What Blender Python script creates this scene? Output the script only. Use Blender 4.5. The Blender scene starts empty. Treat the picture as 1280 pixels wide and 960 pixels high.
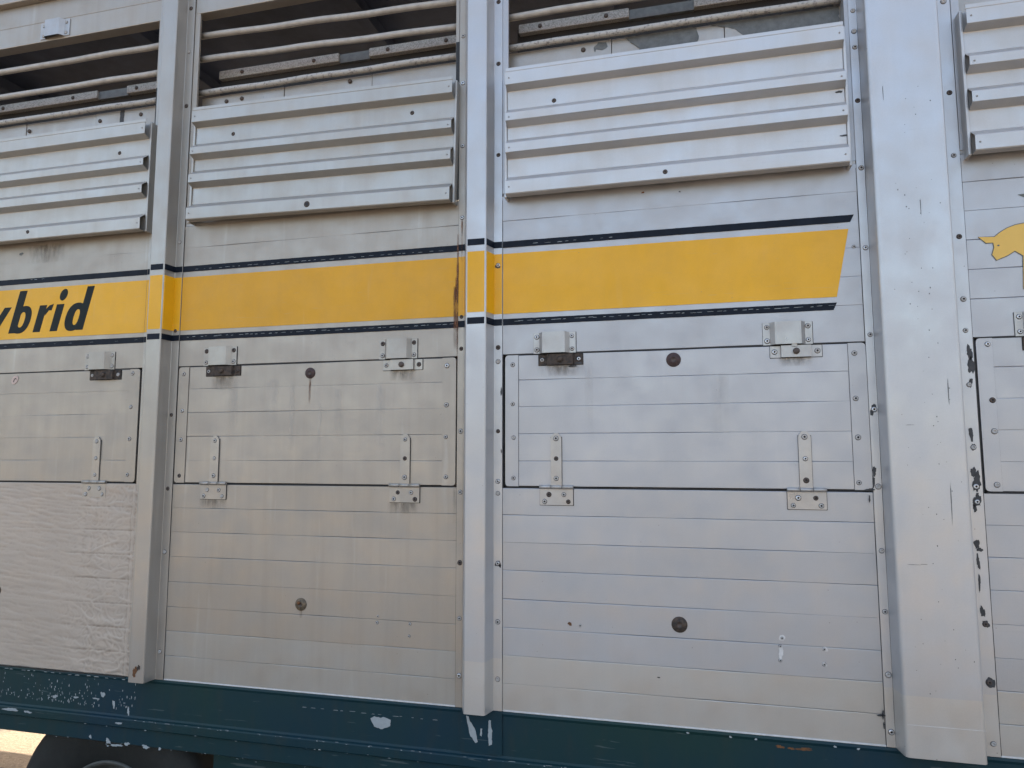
import bpy, bmesh, math, random
from mathutils import Vector, noise
random.seed(7)
R = math.radians
# ------------------------------------------------------------------ camera, sky, sun, exposure
scene = bpy.context.scene
cam_data = bpy.data.cameras.new('camera')
cam = bpy.data.objects.new('camera', cam_data)
scene.collection.objects.link(cam)
cam.location = (0.0, -2.2, 1.85)
cam.rotation_euler = (R(90 + 5.778), R(0.04), R(14.135))
cam_data.sensor_width = 36.0
cam_data.lens = 36.0 * 866.75 / 1280.0
cam_data.clip_start = 0.05
cam_data.clip_end = 2000
scene.camera = cam

SUN_EL, SUN_AZ = 42.0, 15.0          # behind the trailer, a little to the right
world = bpy.data.worlds.new('World')
scene.world = world
world.use_nodes = True
wn = world.node_tree
sky = wn.nodes.new('ShaderNodeTexSky')
sky.sky_type = 'NISHITA'
sky.sun_disc = False
sky.sun_elevation = R(SUN_EL)
sky.sun_rotation = R(SUN_AZ)
sky.air_density = 1.0
sky.dust_density = 5.0
sky.ozone_density = 1.0
wn.links.new(sky.outputs[0], wn.nodes['Background'].inputs[0])
wn.nodes['Background'].inputs[1].default_value = 0.15
sun_data = bpy.data.lights.new('sun', 'SUN')
sun_data.energy = 4.0
sun_data.angle = R(0.5)
sun_data.color = (1.0, 0.93, 0.82)
sun = bpy.data.objects.new('sun', sun_data)
scene.collection.objects.link(sun)
d = Vector((math.sin(R(SUN_AZ)) * math.cos(R(SUN_EL)), math.cos(R(SUN_AZ)) * math.cos(R(SUN_EL)), math.sin(R(SUN_EL))))
sun.rotation_euler = d.to_track_quat('Z', 'Y').to_euler()
sun.location = d * 30
scene.view_settings.view_transform = 'Standard'
scene.view_settings.look = 'None'
scene.view_settings.gamma = 1.0
scene.view_settings.exposure = 2.16
scene.view_settings.use_white_balance = True
scene.view_settings.white_balance_temperature = 7600
scene.cycles.max_bounces = 8
scene.cycles.use_denoising = True

# ------------------------------------------------------------------ materials
def new_mat(name):
    m = bpy.data.materials.new(name); m.use_nodes = True
    return m, m.node_tree, m.node_tree.nodes['Principled BSDF']
def N(nt, t, **k):
    n = nt.nodes.new(t)
    for a, v in k.items(): setattr(n, a, v)
    return n
def coords(nt, scale=(1, 1, 1)):
    tc = N(nt, 'ShaderNodeTexCoord'); mp = N(nt, 'ShaderNodeMapping')
    mp.inputs['Scale'].default_value = scale
    nt.links.new(tc.outputs['Object'], mp.inputs['Vector'])
    return mp.outputs[0]
def noise_tex(nt, scale, stretch=(1, 1, 1), detail=4, rough=0.55, dist=0.0):
    n = N(nt, 'ShaderNodeTexNoise')
    n.inputs['Scale'].default_value = scale; n.inputs['Detail'].default_value = detail
    n.inputs['Roughness'].default_value = rough; n.inputs['Distortion'].default_value = dist
    nt.links.new(coords(nt, stretch), n.inputs['Vector'])
    return n.outputs['Fac']
def ramp(nt, fac, p0, p1, c0=(0, 0, 0, 1), c1=(1, 1, 1, 1)):
    r = N(nt, 'ShaderNodeValToRGB')
    r.color_ramp.elements[0].position = p0; r.color_ramp.elements[1].position = p1
    r.color_ramp.elements[0].color = c0; r.color_ramp.elements[1].color = c1
    nt.links.new(fac, r.inputs[0]); return r.outputs[0]
def mixc(nt, fac, a, b, blend='MIX'):
    m = N(nt, 'ShaderNodeMix', data_type='RGBA', blend_type=blend)
    for inp, v in ((m.inputs[0], fac), (m.inputs[6], a), (m.inputs[7], b)):
        if isinstance(v, (int, float)): inp.default_value = v
        elif isinstance(v, tuple): inp.default_value = v if len(v) == 4 else v + (1,)
        else: nt.links.new(v, inp)
    return m.outputs[2]
def mathn(nt, op, a, b=0.0):
    m = N(nt, 'ShaderNodeMath', operation=op)
    for inp, v in ((m.inputs[0], a), (m.inputs[1], b)):
        if isinstance(v, (int, float)): inp.default_value = v
        else: nt.links.new(v, inp)
    return m.outputs[0]

def paint(name, base, dirt=(0.22, 0.19, 0.155), dirt_amt=0.35, rough=0.42, bump=0.10, specks=0.5, low_band=None, streak=0.5, metal=0.62):
    m, nt, b = new_mat(name)
    base = base + (1,)
    oi = N(nt, 'ShaderNodeObjectInfo')
    rnd = ramp(nt, oi.outputs['Random'], 0.0, 1.0, (0.955, 0.955, 0.955, 1), (1.02, 1.02, 1.02, 1))
    col = mixc(nt, 1.0, base, rnd, 'MULTIPLY')
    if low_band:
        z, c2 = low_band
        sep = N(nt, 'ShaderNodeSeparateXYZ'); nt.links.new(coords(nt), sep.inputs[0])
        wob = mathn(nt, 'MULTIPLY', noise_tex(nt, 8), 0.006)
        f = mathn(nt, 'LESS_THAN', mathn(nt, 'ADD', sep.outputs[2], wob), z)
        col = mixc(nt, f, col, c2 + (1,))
    # broad cloudy fading
    col = mixc(nt, ramp(nt, noise_tex(nt, 2.2, detail=6), 0.35, 0.75), col, mixc(nt, 1.0, col, (0.90, 0.89, 0.875, 1), 'MULTIPLY'))
    # water runs, long in z
    st = ramp(nt, noise_tex(nt, 30, (1, 1, 0.06), detail=5, dist=0.3), 0.45, 0.8)
    col = mixc(nt, mathn(nt, 'MULTIPLY', st, streak * 0.5), col, mixc(nt, 0.55, col, dirt + (1,)))
    st2 = ramp(nt, noise_tex(nt, 22, (1, 1, 0.09), detail=3), 0.62, 0.74)
    col = mixc(nt, mathn(nt, 'MULTIPLY', st2, streak * 0.22), col, (0.60, 0.60, 0.59, 1))
    # film of dust in patches
    film = ramp(nt, noise_tex(nt, 9, detail=8, rough=0.7), 0.42, 0.78)
    col = mixc(nt, mathn(nt, 'MULTIPLY', film, dirt_amt * 0.5), col, dirt + (1,))
    # fine grain
    col = mixc(nt, ramp(nt, noise_tex(nt, 350, detail=3), 0.3, 0.7), mixc(nt, 1.0, col, (0.95, 0.95, 0.95, 1), 'MULTIPLY'), col)
    # specks of grit
    vo = N(nt, 'ShaderNodeTexVoronoi'); vo.inputs['Scale'].default_value = 55
    nt.links.new(coords(nt), vo.inputs['Vector'])
    near = mathn(nt, 'LESS_THAN', vo.outputs['Distance'], 0.085)
    sepc = N(nt, 'ShaderNodeSeparateColor'); nt.links.new(vo.outputs['Color'], sepc.inputs[0])
    pick = mathn(nt, 'GREATER_THAN', sepc.outputs[0], 0.955)
    sp = mathn(nt, 'MULTIPLY', mathn(nt, 'MULTIPLY', near, pick), specks)
    col = mixc(nt, sp, col, (0.16, 0.14, 0.13, 1))
    # fine scratches
    sc = ramp(nt, noise_tex(nt, 60, (0.12, 1, 2.2), detail=2, dist=1.5), 0.69, 0.72)
    col = mixc(nt, mathn(nt, 'MULTIPLY', sc, 0.12), col, (0.30, 0.30, 0.31, 1))
    nt.links.new(col, b.inputs['Base Color'])
    rr = ramp(nt, noise_tex(nt, 12, detail=6), 0.3, 0.7, (rough - .07,) * 3 + (1,), (rough + .13,) * 3 + (1,))
    nt.links.new(rr, b.inputs['Roughness'])
    nt.links.new(ramp(nt, film, 0.0, 1.0, (metal,) * 3 + (1,), (metal * .4,) * 3 + (1,)), b.inputs['Metallic'])
    bp = N(nt, 'ShaderNodeBump'); bp.inputs['Strength'].default_value = bump; bp.inputs['Distance'].default_value = 0.002
    h = mathn(nt, 'ADD', mathn(nt, 'MULTIPLY', noise_tex(nt, 260, detail=2), 0.35), noise_tex(nt, 14, (1, 1, 1.6), detail=3))
    nt.links.new(h, bp.inputs['Height']); nt.links.new(bp.outputs[0], b.inputs['Normal'])
    return m
WARM = (0.385, 0.352, 0.315)
COOL = (0.42, 0.43, 0.455)
M = {}
M['warm'] = paint('weathered_warm_white_paint', WARM, dirt_amt=.45, streak=.7)
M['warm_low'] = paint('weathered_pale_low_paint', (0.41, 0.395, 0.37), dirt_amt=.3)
M['cool'] = paint('weathered_cool_white_paint', COOL, dirt=(0.36, 0.35, 0.34), dirt_amt=.3, streak=.35)
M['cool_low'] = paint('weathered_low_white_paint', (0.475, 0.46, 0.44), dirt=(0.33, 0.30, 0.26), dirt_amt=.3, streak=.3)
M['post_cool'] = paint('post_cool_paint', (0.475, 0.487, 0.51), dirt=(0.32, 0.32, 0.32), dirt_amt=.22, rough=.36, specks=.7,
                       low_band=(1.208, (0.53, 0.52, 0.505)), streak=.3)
M['post_warm'] = paint('post_warm_paint', (0.39, 0.372, 0.348), dirt_amt=.35, rough=.36, specks=.4, streak=.5)
M['louvre_warm'] = paint('louvre_pale_paint', (0.43, 0.42, 0.40), dirt_amt=.35, rough=.38, specks=.2)
M['louvre_cool'] = paint('louvre_cool_paint', (0.51, 0.51, 0.515), dirt=(0.34, 0.32, 0.30), dirt_amt=.2, rough=.38, specks=.2)
M['inner'] = paint('inner_board_paint', (0.40, 0.385, 0.37), dirt_amt=.6, specks=1.0)
M['coat'] = paint('thick_brushed_coating', (0.46, 0.392, 0.335), dirt=(0.36, 0.32, 0.28), dirt_amt=.5, rough=.5, bump=.25, specks=.3, streak=.3, metal=.2)

def crevice_shade(m):  # relief shade put into the colour: hollows of the coating are darkened
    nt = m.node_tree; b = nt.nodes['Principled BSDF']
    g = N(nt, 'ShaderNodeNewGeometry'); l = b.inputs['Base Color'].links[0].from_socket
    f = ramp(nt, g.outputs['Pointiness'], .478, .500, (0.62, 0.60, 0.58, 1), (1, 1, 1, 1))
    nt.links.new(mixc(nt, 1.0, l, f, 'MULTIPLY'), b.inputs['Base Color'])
crevice_shade(M['coat'])

def simple(name, col, rough=.5, metal=0.0, var=0.15, vs=30, bump=0.0, col2=None, lo=.35, hi=.65, spec=.5):
    m, nt, b = new_mat(name)
    c2 = col2 if col2 else tuple(c * (1 - var) for c in col)
    nt.links.new(ramp(nt, noise_tex(nt, vs, detail=7, rough=.65), lo, hi, tuple(c2) + (1,), tuple(col) + (1,)), b.inputs['Base Color'])
    b.inputs['Roughness'].default_value = rough; b.inputs['Metallic'].default_value = metal
    b.inputs['Specular IOR Level'].default_value = spec
    if bump:
        bp = N(nt, 'ShaderNodeBump'); bp.inputs['Strength'].default_value = bump; bp.inputs['Distance'].default_value = .002
        nt.links.new(noise_tex(nt, 90, detail=4), bp.inputs['Height']); nt.links.new(bp.outputs[0], b.inputs['Normal'])
    return m
M['yellow'] = paint('yellow_vinyl_stripe', (0.76, 0.385, 0.010), dirt=(0.36, 0.20, 0.04), dirt_amt=.35, rough=.45, specks=.5, streak=.22, metal=0.0)
M['yellow_warm'] = paint('dusty_yellow_vinyl_stripe', (0.68, 0.335, 0.012), dirt=(0.34, 0.20, 0.05), dirt_amt=.5, rough=.5, specks=.5, streak=.35, metal=0.0)
M['navy'] = simple('navy_vinyl_stripe', (0.008, 0.013, 0.024), .45, var=.4, vs=25, spec=.12)
M['navy_scuffed'] = simple('letter_dark_vinyl', (0.014, 0.020, 0.021), .5, var=.3, vs=25, spec=.12)
M['pig_line'] = simple('decal_outline_grey', (0.10, 0.11, 0.10), .5)
M['pig_fill'] = simple('decal_pale_yellow', (0.68, 0.42, 0.09), .45, var=.08, vs=10)
M['dark'] = simple('dark_gap', (0.018, 0.018, 0.02), .8)
M['seam'] = simple('black_joint_and_shade', (0.012, 0.012, 0.014), .6)  # black for joints and marks, and for shade painted along gaps
M['interior'] = simple('interior_dirty_paint', (0.075, 0.10, 0.165), .6, var=.5, vs=3)
M['screw'] = simple('painted_screw_head', (0.40, 0.39, 0.38), .38, var=.3, vs=60)
M['recess'] = simple('screw_recess', (0.012, 0.011, 0.010), .6)
M['screw_rust'] = simple('rusted_screw_head', (0.085, 0.06, 0.05), .6, var=.5, vs=150)
M['hard'] = paint('painted_hardware', (0.42, 0.418, 0.42), dirt_amt=.8, rough=.33, specks=.0, streak=.3)
M['hard_warm'] = paint('painted_hardware_warm', (0.385, 0.365, 0.34), dirt_amt=.9, rough=.35, specks=.0)
M['rusty'] = simple('rusty_black_iron', (0.075, 0.050, 0.036), .75, col2=(0.013, 0.012, 0.012), vs=90, bump=.5)
M['bolt_red'] = simple('red_brown_rusted_disc', (0.060, 0.030, 0.028), .65, col2=(0.026, 0.014, 0.014), vs=120, bump=.4)
M['tan_rust'] = simple('tan_rusted_knob', (0.17, 0.12, 0.075), .6, col2=(0.045, 0.035, 0.024), vs=110, bump=.5)
M['zinc'] = simple('bare_zinc', (0.55, 0.56, 0.58), .32, metal=.85, var=.25, vs=60)
M['primer'] = simple('grey_primer_exposed', (0.040, 0.042, 0.048), .6, var=.4, vs=80)
M['peel'] = simple('exposed_grey_metal', (0.12, 0.13, 0.135), .5, var=.35, vs=40)
M['bar'] = simple('painted_round_bar', (0.40, 0.385, 0.365), .35, col2=(0.28, 0.265, 0.245), vs=35, lo=.25, hi=.6)
M['bar_flaked'] = simple('flaking_bar_paint', (0.38, 0.37, 0.355), .5, col2=(0.15, 0.145, 0.14), vs=80, lo=.36, hi=.48, bump=.5)
M['rail_speck'] = simple('flaking_rail_paint', (0.34, 0.33, 0.315), .55, col2=(0.17, 0.16, 0.15), vs=200, lo=.36, hi=.58, bump=.4)
M['chip_and_glint'] = simple('white_metal_chip_and_glint', (0.30, 0.34, 0.36), .5, var=.15, vs=60)
M['white_line'] = simple('bright_chip_and_lip_highlight', (0.60, 0.60, 0.60), .3, var=.2, vs=60)
M['trimline'] = simple('panel_edge_highlight', (0.66, 0.65, 0.63), .3, var=.1, vs=60)
M['rubber'] = simple('tyre_rubber', (0.012, 0.014, 0.014), .75, var=.4, vs=20, bump=.3)
M['rim'] = simple('dusty_steel_rim', (0.085, 0.09, 0.085), .55, var=.4, vs=30)
M['rust_blob'] = simple('orange_rust', (0.18, 0.07, 0.022), .8, col2=(0.06, 0.03, 0.016), vs=90)
M['tag'] = simple('round_sticker_pale', (0.50, 0.38, 0.34), .5, var=.1, vs=60)
M['chassis_dark'] = simple('dark_underframe', (0.012, 0.016, 0.018), .7, var=.4)

def chassis_paint():
    m, nt, b = new_mat('teal_chassis_paint')
    big = noise_tex(nt, 1.3, detail=3)
    col = ramp(nt, big, 0.38, 0.62, (0.006, 0.032, 0.032, 1), (0.003, 0.026, 0.042, 1))
    g = ramp(nt, noise_tex(nt, 26, (1, 1, .25), detail=6), .5, .8)
    col = mixc(nt, mathn(nt, 'MULTIPLY', g, .35), col, (0.028, 0.034, 0.028, 1))
    s = ramp(nt, noise_tex(nt, 70, (.10, 1, 1.6), detail=4, dist=.6), .67, .70)
    col = mixc(nt, mathn(nt, 'MULTIPLY', s, .35), col, (0.12, 0.15, 0.155, 1))
    nt.links.new(col, b.inputs['Base Color'])
    b.inputs['Roughness'].default_value = .5; b.inputs['Specular IOR Level'].default_value = .22
    bp = N(nt, 'ShaderNodeBump'); bp.inputs['Strength'].default_value = .2; bp.inputs['Distance'].default_value = .002
    nt.links.new(noise_tex(nt, 40, detail=5), bp.inputs['Height']); nt.links.new(bp.outputs[0], b.inputs['Normal'])
    return m
M['chassis'] = chassis_paint()

def stain_mat(name, col, dens, freq=60):
    m, nt, b = new_mat(name)
    out = nt.nodes['Material Output']
    tc = N(nt, 'ShaderNodeTexCoord'); sep = N(nt, 'ShaderNodeSeparateXYZ')
    nt.links.new(tc.outputs['UV'], sep.inputs[0])
    # fades to its sides and downwards (u across, v from bottom to top)
    u = mathn(nt, 'SUBTRACT', 1.0, mathn(nt, 'ABSOLUTE', mathn(nt, 'SUBTRACT', mathn(nt, 'MULTIPLY', sep.outputs[0], 2.0), 1.0)))
    v = mathn(nt, 'MULTIPLY', sep.outputs[1], mathn(nt, 'MINIMUM', 1.0, mathn(nt, 'MULTIPLY', mathn(nt, 'SUBTRACT', 1.0, sep.outputs[1]), 8.0)))
    n = ramp(nt, noise_tex(nt, freq, (1, 1, .3), detail=5), .3, .62)
    f = mathn(nt, 'MULTIPLY', mathn(nt, 'MULTIPLY', mathn(nt, 'POWER', u, .8), mathn(nt, 'POWER', v, .6)), mathn(nt, 'MULTIPLY', n, dens))
    b.inputs['Base Color'].default_value = col + (1,); b.inputs['Roughness'].default_value = .7
    tr = N(nt, 'ShaderNodeBsdfTransparent'); mx = N(nt, 'ShaderNodeMixShader')
    nt.links.new(f, mx.inputs[0]); nt.links.new(tr.outputs[0], mx.inputs[1]); nt.links.new(b.outputs[0], mx.inputs[2])
    nt.links.new(mx.outputs[0], out.inputs['Surface'])
    return m
M['rust_run'] = stain_mat('rust_run', (0.15, 0.055, 0.022), 1.5)
M['dirt_run'] = stain_mat('dirt_run', (0.16, 0.13, 0.10), .8)
M['pale_run'] = stain_mat('pale_water_run', (0.52, 0.51, 0.49), .30, 25)

def ground_mat():
    m, nt, b = new_mat('dusty_gravel_ground')
    c = ramp(nt, noise_tex(nt, .8, detail=4), .42, .52, (0.09, 0.088, 0.085, 1), (0.235, 0.19, 0.15, 1))
    c = mixc(nt, ramp(nt, noise_tex(nt, 45, detail=6, rough=.75), .35, .65), mixc(nt, 1.0, c, (.62, .60, .58, 1), 'MULTIPLY'), c)
    nt.links.new(c, b.inputs['Base Color']); b.inputs['Roughness'].default_value = .95
    bp = N(nt, 'ShaderNodeBump'); bp.inputs['Strength'].default_value = .6; bp.inputs['Distance'].default_value = .01
    nt.links.new(noise_tex(nt, 60, detail=6), bp.inputs['Height']); nt.links.new(bp.outputs[0], b.inputs['Normal'])
    return m
M['ground'] = ground_mat()
M['added_asphalt'] = simple('added_dark_asphalt', (0.055, 0.052, 0.05), .9, var=.5, vs=60, bump=.6)

# ------------------------------------------------------------------ mesh helpers
BASE = Vector((-0.65, 1.2, 0.0))
COLL = scene.collection
def obj(name, mesh, parent=None, loc=None):
    o = bpy.data.objects.new(name, mesh)
    COLL.objects.link(o)
    o.parent = parent
    if loc is None: loc = Vector((0, 0, 0))
    # every mesh is laid out in world coordinates about its own `loc`
    w = Vector(loc)
    p = parent
    off = Vector((0, 0, 0))
    while p is not None:
        off += p.location; p = p.parent
    o.location = w - off
    return o
def mesh_from(name, verts, faces, mats, fmat=None, smooth=False, uvs=None):
    me = bpy.data.meshes.new(name)
    me.from_pydata([tuple(v) for v in verts], [], faces)
    for m in mats: me.materials.append(M[m])
    if fmat:
        for p, i in zip(me.polygons, fmat): p.material_index = i
    if smooth:
        for p in me.polygons: p.use_smooth = True
    if uvs:
        l = me.uv_layers.new(name='UVMap')
        for p in me.polygons:
            for li, vi in zip(p.loop_indices, p.vertices): l.data[li].uv = uvs[vi]
    me.update()
    return me
def fix(me):
    bm = bmesh.new(); bm.from_mesh(me); bmesh.ops.recalc_face_normals(bm, faces=bm.faces); bm.to_mesh(me); bm.free()
    return me
def box_mesh(name, x0, x1, y0, y1, z0, z1, mat, bev=0.0, seg=2):
    bm = bmesh.new()
    bmesh.ops.create_cube(bm, size=1)
    for v in bm.verts:
        v.co = Vector((x0 if v.co.x < 0 else x1, y0 if v.co.y < 0 else y1, z0 if v.co.z < 0 else z1))
    if bev: bmesh.ops.bevel(bm, geom=bm.edges[:], offset=bev, segments=seg, profile=.5, affect='EDGES')
    me = bpy.data.meshes.new(name); bm.to_mesh(me); bm.free()
    me.materials.append(M[mat]); return me
def box(name, parent, x0, x1, y0, y1, z0, z1, mat, bev=0.0, seg=2):
    return obj(name, box_mesh(name, x0, x1, y0, y1, z0, z1, mat, bev, seg), parent)
def extrude_x(name, prof, x0, x1, mats, closed=True, smooth=False):
    """profile of (y, z) swept along x with end caps"""
    n = len(prof)
    v = [(x0, y, z) for y, z in prof] + [(x1, y, z) for y, z in prof]
    f = [(i, (i + 1) % n, n + (i + 1) % n, n + i) for i in range(n if closed else n - 1)]
    if closed: f += [tuple(range(n - 1, -1, -1)), tuple(range(n, 2 * n))]
    return fix(mesh_from(name, v, f, mats))
def extrude_z(name, prof, z0, z1, mats):
    n = len(prof)
    v = [(x, y, z0) for x, y in prof] + [(x, y, z1) for x, y in prof]
    f = [(i, (i + 1) % n, n + (i + 1) % n, n + i) for i in range(n)] + [tuple(range(n - 1, -1, -1)), tuple(range(n, 2 * n))]
    return fix(mesh_from(name, v, f, mats))
def extrude_y(name, poly, y0, y1, mats):
    """outline of (x, z) given thickness from y0 (front) to y1"""
    n = len(poly)
    v = [(x, y0, z) for x, z in poly] + [(x, y1, z) for x, z in poly]
    f = [(i, (i + 1) % n, n + (i + 1) % n, n + i) for i in range(n)] + [tuple(range(n - 1, -1, -1)), tuple(range(n, 2 * n))]
    return fix(mesh_from(name, v, f, mats))
def tube_x(name, x0, x1, y, z, r, mat, n=14, wob=0.0):
    vs, fs = [], []
    S = 12 if wob else 1
    for k in range(S + 1):
        x = x0 + (x1 - x0) * k / S
        dz = wob * math.sin(k * 1.3 + x0 * 3) ; dy = wob * math.cos(k * 1.7)
        for i in range(n):
            a = 2 * math.pi * i / n
            vs.append((x, y + dy + r * math.cos(a), z + dz + r * math.sin(a)))
    for k in range(S):
        for i in range(n):
            j = (i + 1) % n
            fs.append((k * n + i, k * n + j, (k + 1) * n + j, (k + 1) * n + i))
    fs += [tuple(range(n - 1, -1, -1)), tuple(range(S * n, S * n + n))]
    me = fix(mesh_from(name, vs, fs, [mat]))
    for p in me.polygons: p.use_smooth = len(p.vertices) == 4
    return me
def rounded(pts, r, seg=4):
    out = []
    n = len(pts)
    for i in range(n):
        p = Vector(pts[i]); a = Vector(pts[i - 1]); c = Vector(pts[(i + 1) % n])
        rr = r[i] if isinstance(r, (list, tuple)) else r
        if rr <= 0: out.append(tuple(p)); continue
        u = (a - p).normalized(); w = (c - p).normalized()
        s, e = p + u * rr, p + w * rr
        for k in range(seg + 1):
            t = k / seg
            q = (1 - t) ** 2 * s + 2 * t * (1 - t) * p + t * t * e
            out.append(tuple(q))
    return out

# round things whose centre is the origin, facing -y
def disc_profile(name, prof, mats, fm, n=16):
    vs, fs, mi = [], [], []
    for (r, y) in prof:
        for i in range(n):
            a = 2 * math.pi * i / n
            vs.append((r * math.cos(a), y, r * math.sin(a)))
    for k in range(len(prof) - 1):
        for i in range(n):
            j = (i + 1) % n
            fs.append((k * n + i, k * n + j, (k + 1) * n + j, (k + 1) * n + i)); mi.append(fm[k])
    fs.append(tuple(range((len(prof) - 1) * n, len(prof) * n))); mi.append(fm[-1])
    me = mesh_from(name, vs, fs, mats, mi)
    bm = bmesh.new(); bm.from_mesh(me); bmesh.ops.recalc_face_normals(bm, faces=bm.faces); bm.to_mesh(me); bm.free()
    for p in me.polygons: p.use_smooth = len(p.vertices) == 4
    return me
def screw_mesh(name, m1, m2, r=.0068):
    return disc_profile(name, [(r * 1.16, -.00005), (r * 1.14, -.0003), (r, -.0004), (r, -.0012), (r * .8, -.0026), (r * .42, -.0031), (r * .36, -.0014), (r * .05, -.0012)],
                        [m1, m2, 'seam'], [2, 2, 0, 0, 0, 1, 1, 1], 12)
SCREW = [screw_mesh('screw', 'screw', 'recess'), screw_mesh('screw', 'screw_rust', 'recess'), screw_mesh('screw', 'zinc', 'recess'),
         screw_mesh('screw', 'screw', 'screw')]
SMALL = screw_mesh('screw', 'screw', 'recess', .0048)
def screws(parent, pts, y, kinds=None, small=False):
    for i, (x, z) in enumerate(pts):
        k = kinds[i % len(kinds)] if kinds else random.choice([0, 0, 0, 1, 2, 3])
        o = obj('screw', SMALL if small else SCREW[k], parent, (x, y, z))
        o.rotation_euler.y = random.random() * 3
        s = random.uniform(.9, 1.12); o.scale = (s, 1, s)
def blob_poly(x, z, rx, rz, seed, n=22, jag=.35):
    rs = random.Random(seed); ph = [rs.uniform(0, 6.28) for _ in range(6)]
    out = []
    for i in range(n):
        a = 2 * math.pi * i / n
        k = 1 + jag * (.45 * math.sin(2 * a + ph[0]) + .3 * math.sin(3 * a + ph[1]) + .25 * math.sin(5 * a + ph[2]) + .25 * math.sin(9 * a + ph[3])) + rs.uniform(-.08, .08)
        out.append((x + rx * k * math.cos(a), z + rz * k * math.sin(a)))
    return out
def chip(parent, x, z, rx, rz, mat='primer', y=0.0, seed=0, jag=.35, name='paint_chip', t=.0004):
    n = 22
    poly = blob_poly(x, z, rx, rz, seed, n, jag)
    if max(rx, rz) > .005 and jag > .2:
        out = []
        for i in range(n):
            a, b = Vector(poly[i]), Vector(poly[(i + 1) % n])
            out.append(tuple(a)); m_ = a.lerp(b, .5)
            k = .22 * min(rx, rz)
            out.append((m_.x + k * noise.noise(Vector((m_.x * 400, m_.y * 400, seed))), m_.y + k * noise.noise(Vector((m_.x * 400, m_.y * 400, seed + 7)))))
        poly = out
    return obj(name, extrude_y(name, poly, y - t, y - t * .1, [mat]), parent)
def stain(parent, x0, x1, z0, z1, y, mat='rust_run', name='rust_stain'):
    me = mesh_from(name, [(x0, y, z0), (x1, y, z0), (x1, y, z1), (x0, y, z1)], [(0, 1, 2, 3)], [mat], uvs=[(0, 0), (1, 0), (1, 1), (0, 1)])
    return obj(name, me, parent)

# ------------------------------------------------------------------ setting
ground = obj('ground', mesh_from('ground', [(-400, -400, 0), (400, -400, 0), (400, 400, 0), (-400, 400, 0)], [(0, 1, 2, 3)], ['ground']))
ground['kind'] = 'structure'
added_strip = obj('added_asphalt', mesh_from('added_asphalt', [(-60, -4.6, .004), (60, -4.6, .004), (60, 1.25, .004), (-60, 1.25, .004)], [(0, 1, 2, 3)], ['added_asphalt']))  # dark strip added to cut light bounced up onto the undersides
added_strip['kind'] = 'structure'; added_strip['label'] = 'dark strip added below the trailer to cut bounced light'
ground['label'] = 'dusty grey and sandy ground seen under the trailer'

# ------------------------------------------------------------------ the trailer
T = bpy.data.objects.new('livestock_trailer', None)
COLL.objects.link(T); T.location = BASE
T['label'] = 'white livestock trailer side with a yellow stripe, louvred shutters and hinged flaps'
T['category'] = 'livestock trailer'

SEAMS_LOW = [1.045, 1.130, 1.216, 1.3015, 1.390, 1.480, 1.568, 1.655, 1.741]
SEAMS_DOOR = [1.7475, 1.828, 1.916, 2.004, 2.092, 2.1735]
SEAMS_TOP = [2.1785, 2.288, 2.374, 2.461, 2.547, 2.633, 2.718]
def plank_mesh(x0, x1, z0, z1, mat, y=0.0, th=.02, top_gap=None, slack=1.0):
    g0, g1 = .00022 * slack, .00032 * slack
    b0, b1 = .0013, .0012
    jy = random.uniform(-.0006, .0006)
    y = y + jy
    # the lower edge is rolled under, the upper edge has a fine lip that catches the light
    prof = [(y + th, z0 + g0), (y + .004, z0 + g0), (y + .0012, z0 + g0 + .0003), (y, z0 + g0 + b0),
            (y, z1 - g1 - b1 - .0006), (y + .0008, z1 - g1 - .0003), (y + .004, z1 - g1), (y + th, z1 - g1)]
    # slightly bowed board: several stations along x
    n = len(prof); S = 26; vs = []; fs = []
    ph = random.uniform(0, 50)
    for k in range(S + 1):
        x = x0 + (x1 - x0) * k / S
        dy = .0007 * noise.noise(Vector((x * 1.7, ph, 0)))
        dz = .0007 * noise.noise(Vector((x * 2.1, 9.1, z0 * 9)))
        w0 = .00055 * noise.noise(Vector((x * 5, ph, z0 * 40))); w1 = .00055 * noise.noise(Vector((x * 5, ph + 9, z1 * 40)))
        k0 = max(.03 if slack < .5 else .08, min(1.0, (.22 if slack < .5 else .42) + 1.5 * noise.noise(Vector((x * 4.5, z0 * 41, 3.3))) + .25 * (slack - .6)))
        k1 = max(.03 if slack < .5 else .08, min(1.0, (.22 if slack < .5 else .42) + 1.5 * noise.noise(Vector((x * 4.5, z1 * 41, 3.3))) + .25 * (slack - .6)))
        for q, (py, pz) in enumerate(prof):
            if q in (1, 2): py = y + (py - y) * k0
            elif q in (5, 6): py = y + (py - y) * k1
            if q == 3: pz = z0 + g0 + b0 * (.3 + .7 * k0)
            vs.append((x, py + dy, pz + dz * .3 + (w0 if q < 4 else w1) * min(1.0, slack + .4)))
    for k in range(S):
        for i in range(n):
            j = (i + 1) % n
            fs.append((k * n + i, k * n + j, (k + 1) * n + j, (k + 1) * n + i))
    fs += [tuple(range(n - 1, -1, -1)), tuple(range(S * n, S * n + n))]
    return fix(mesh_from('plank', vs, fs, [mat]))
def planks(parent, x0, x1, seams, mat, y=0.0, th=.02, low=None, slack=1.0):
    for a, b in zip(seams[:-1], seams[1:]):
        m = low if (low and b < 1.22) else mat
        obj('plank', plank_mesh(x0, x1, a, b, m, y, th, slack=slack), parent)

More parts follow.
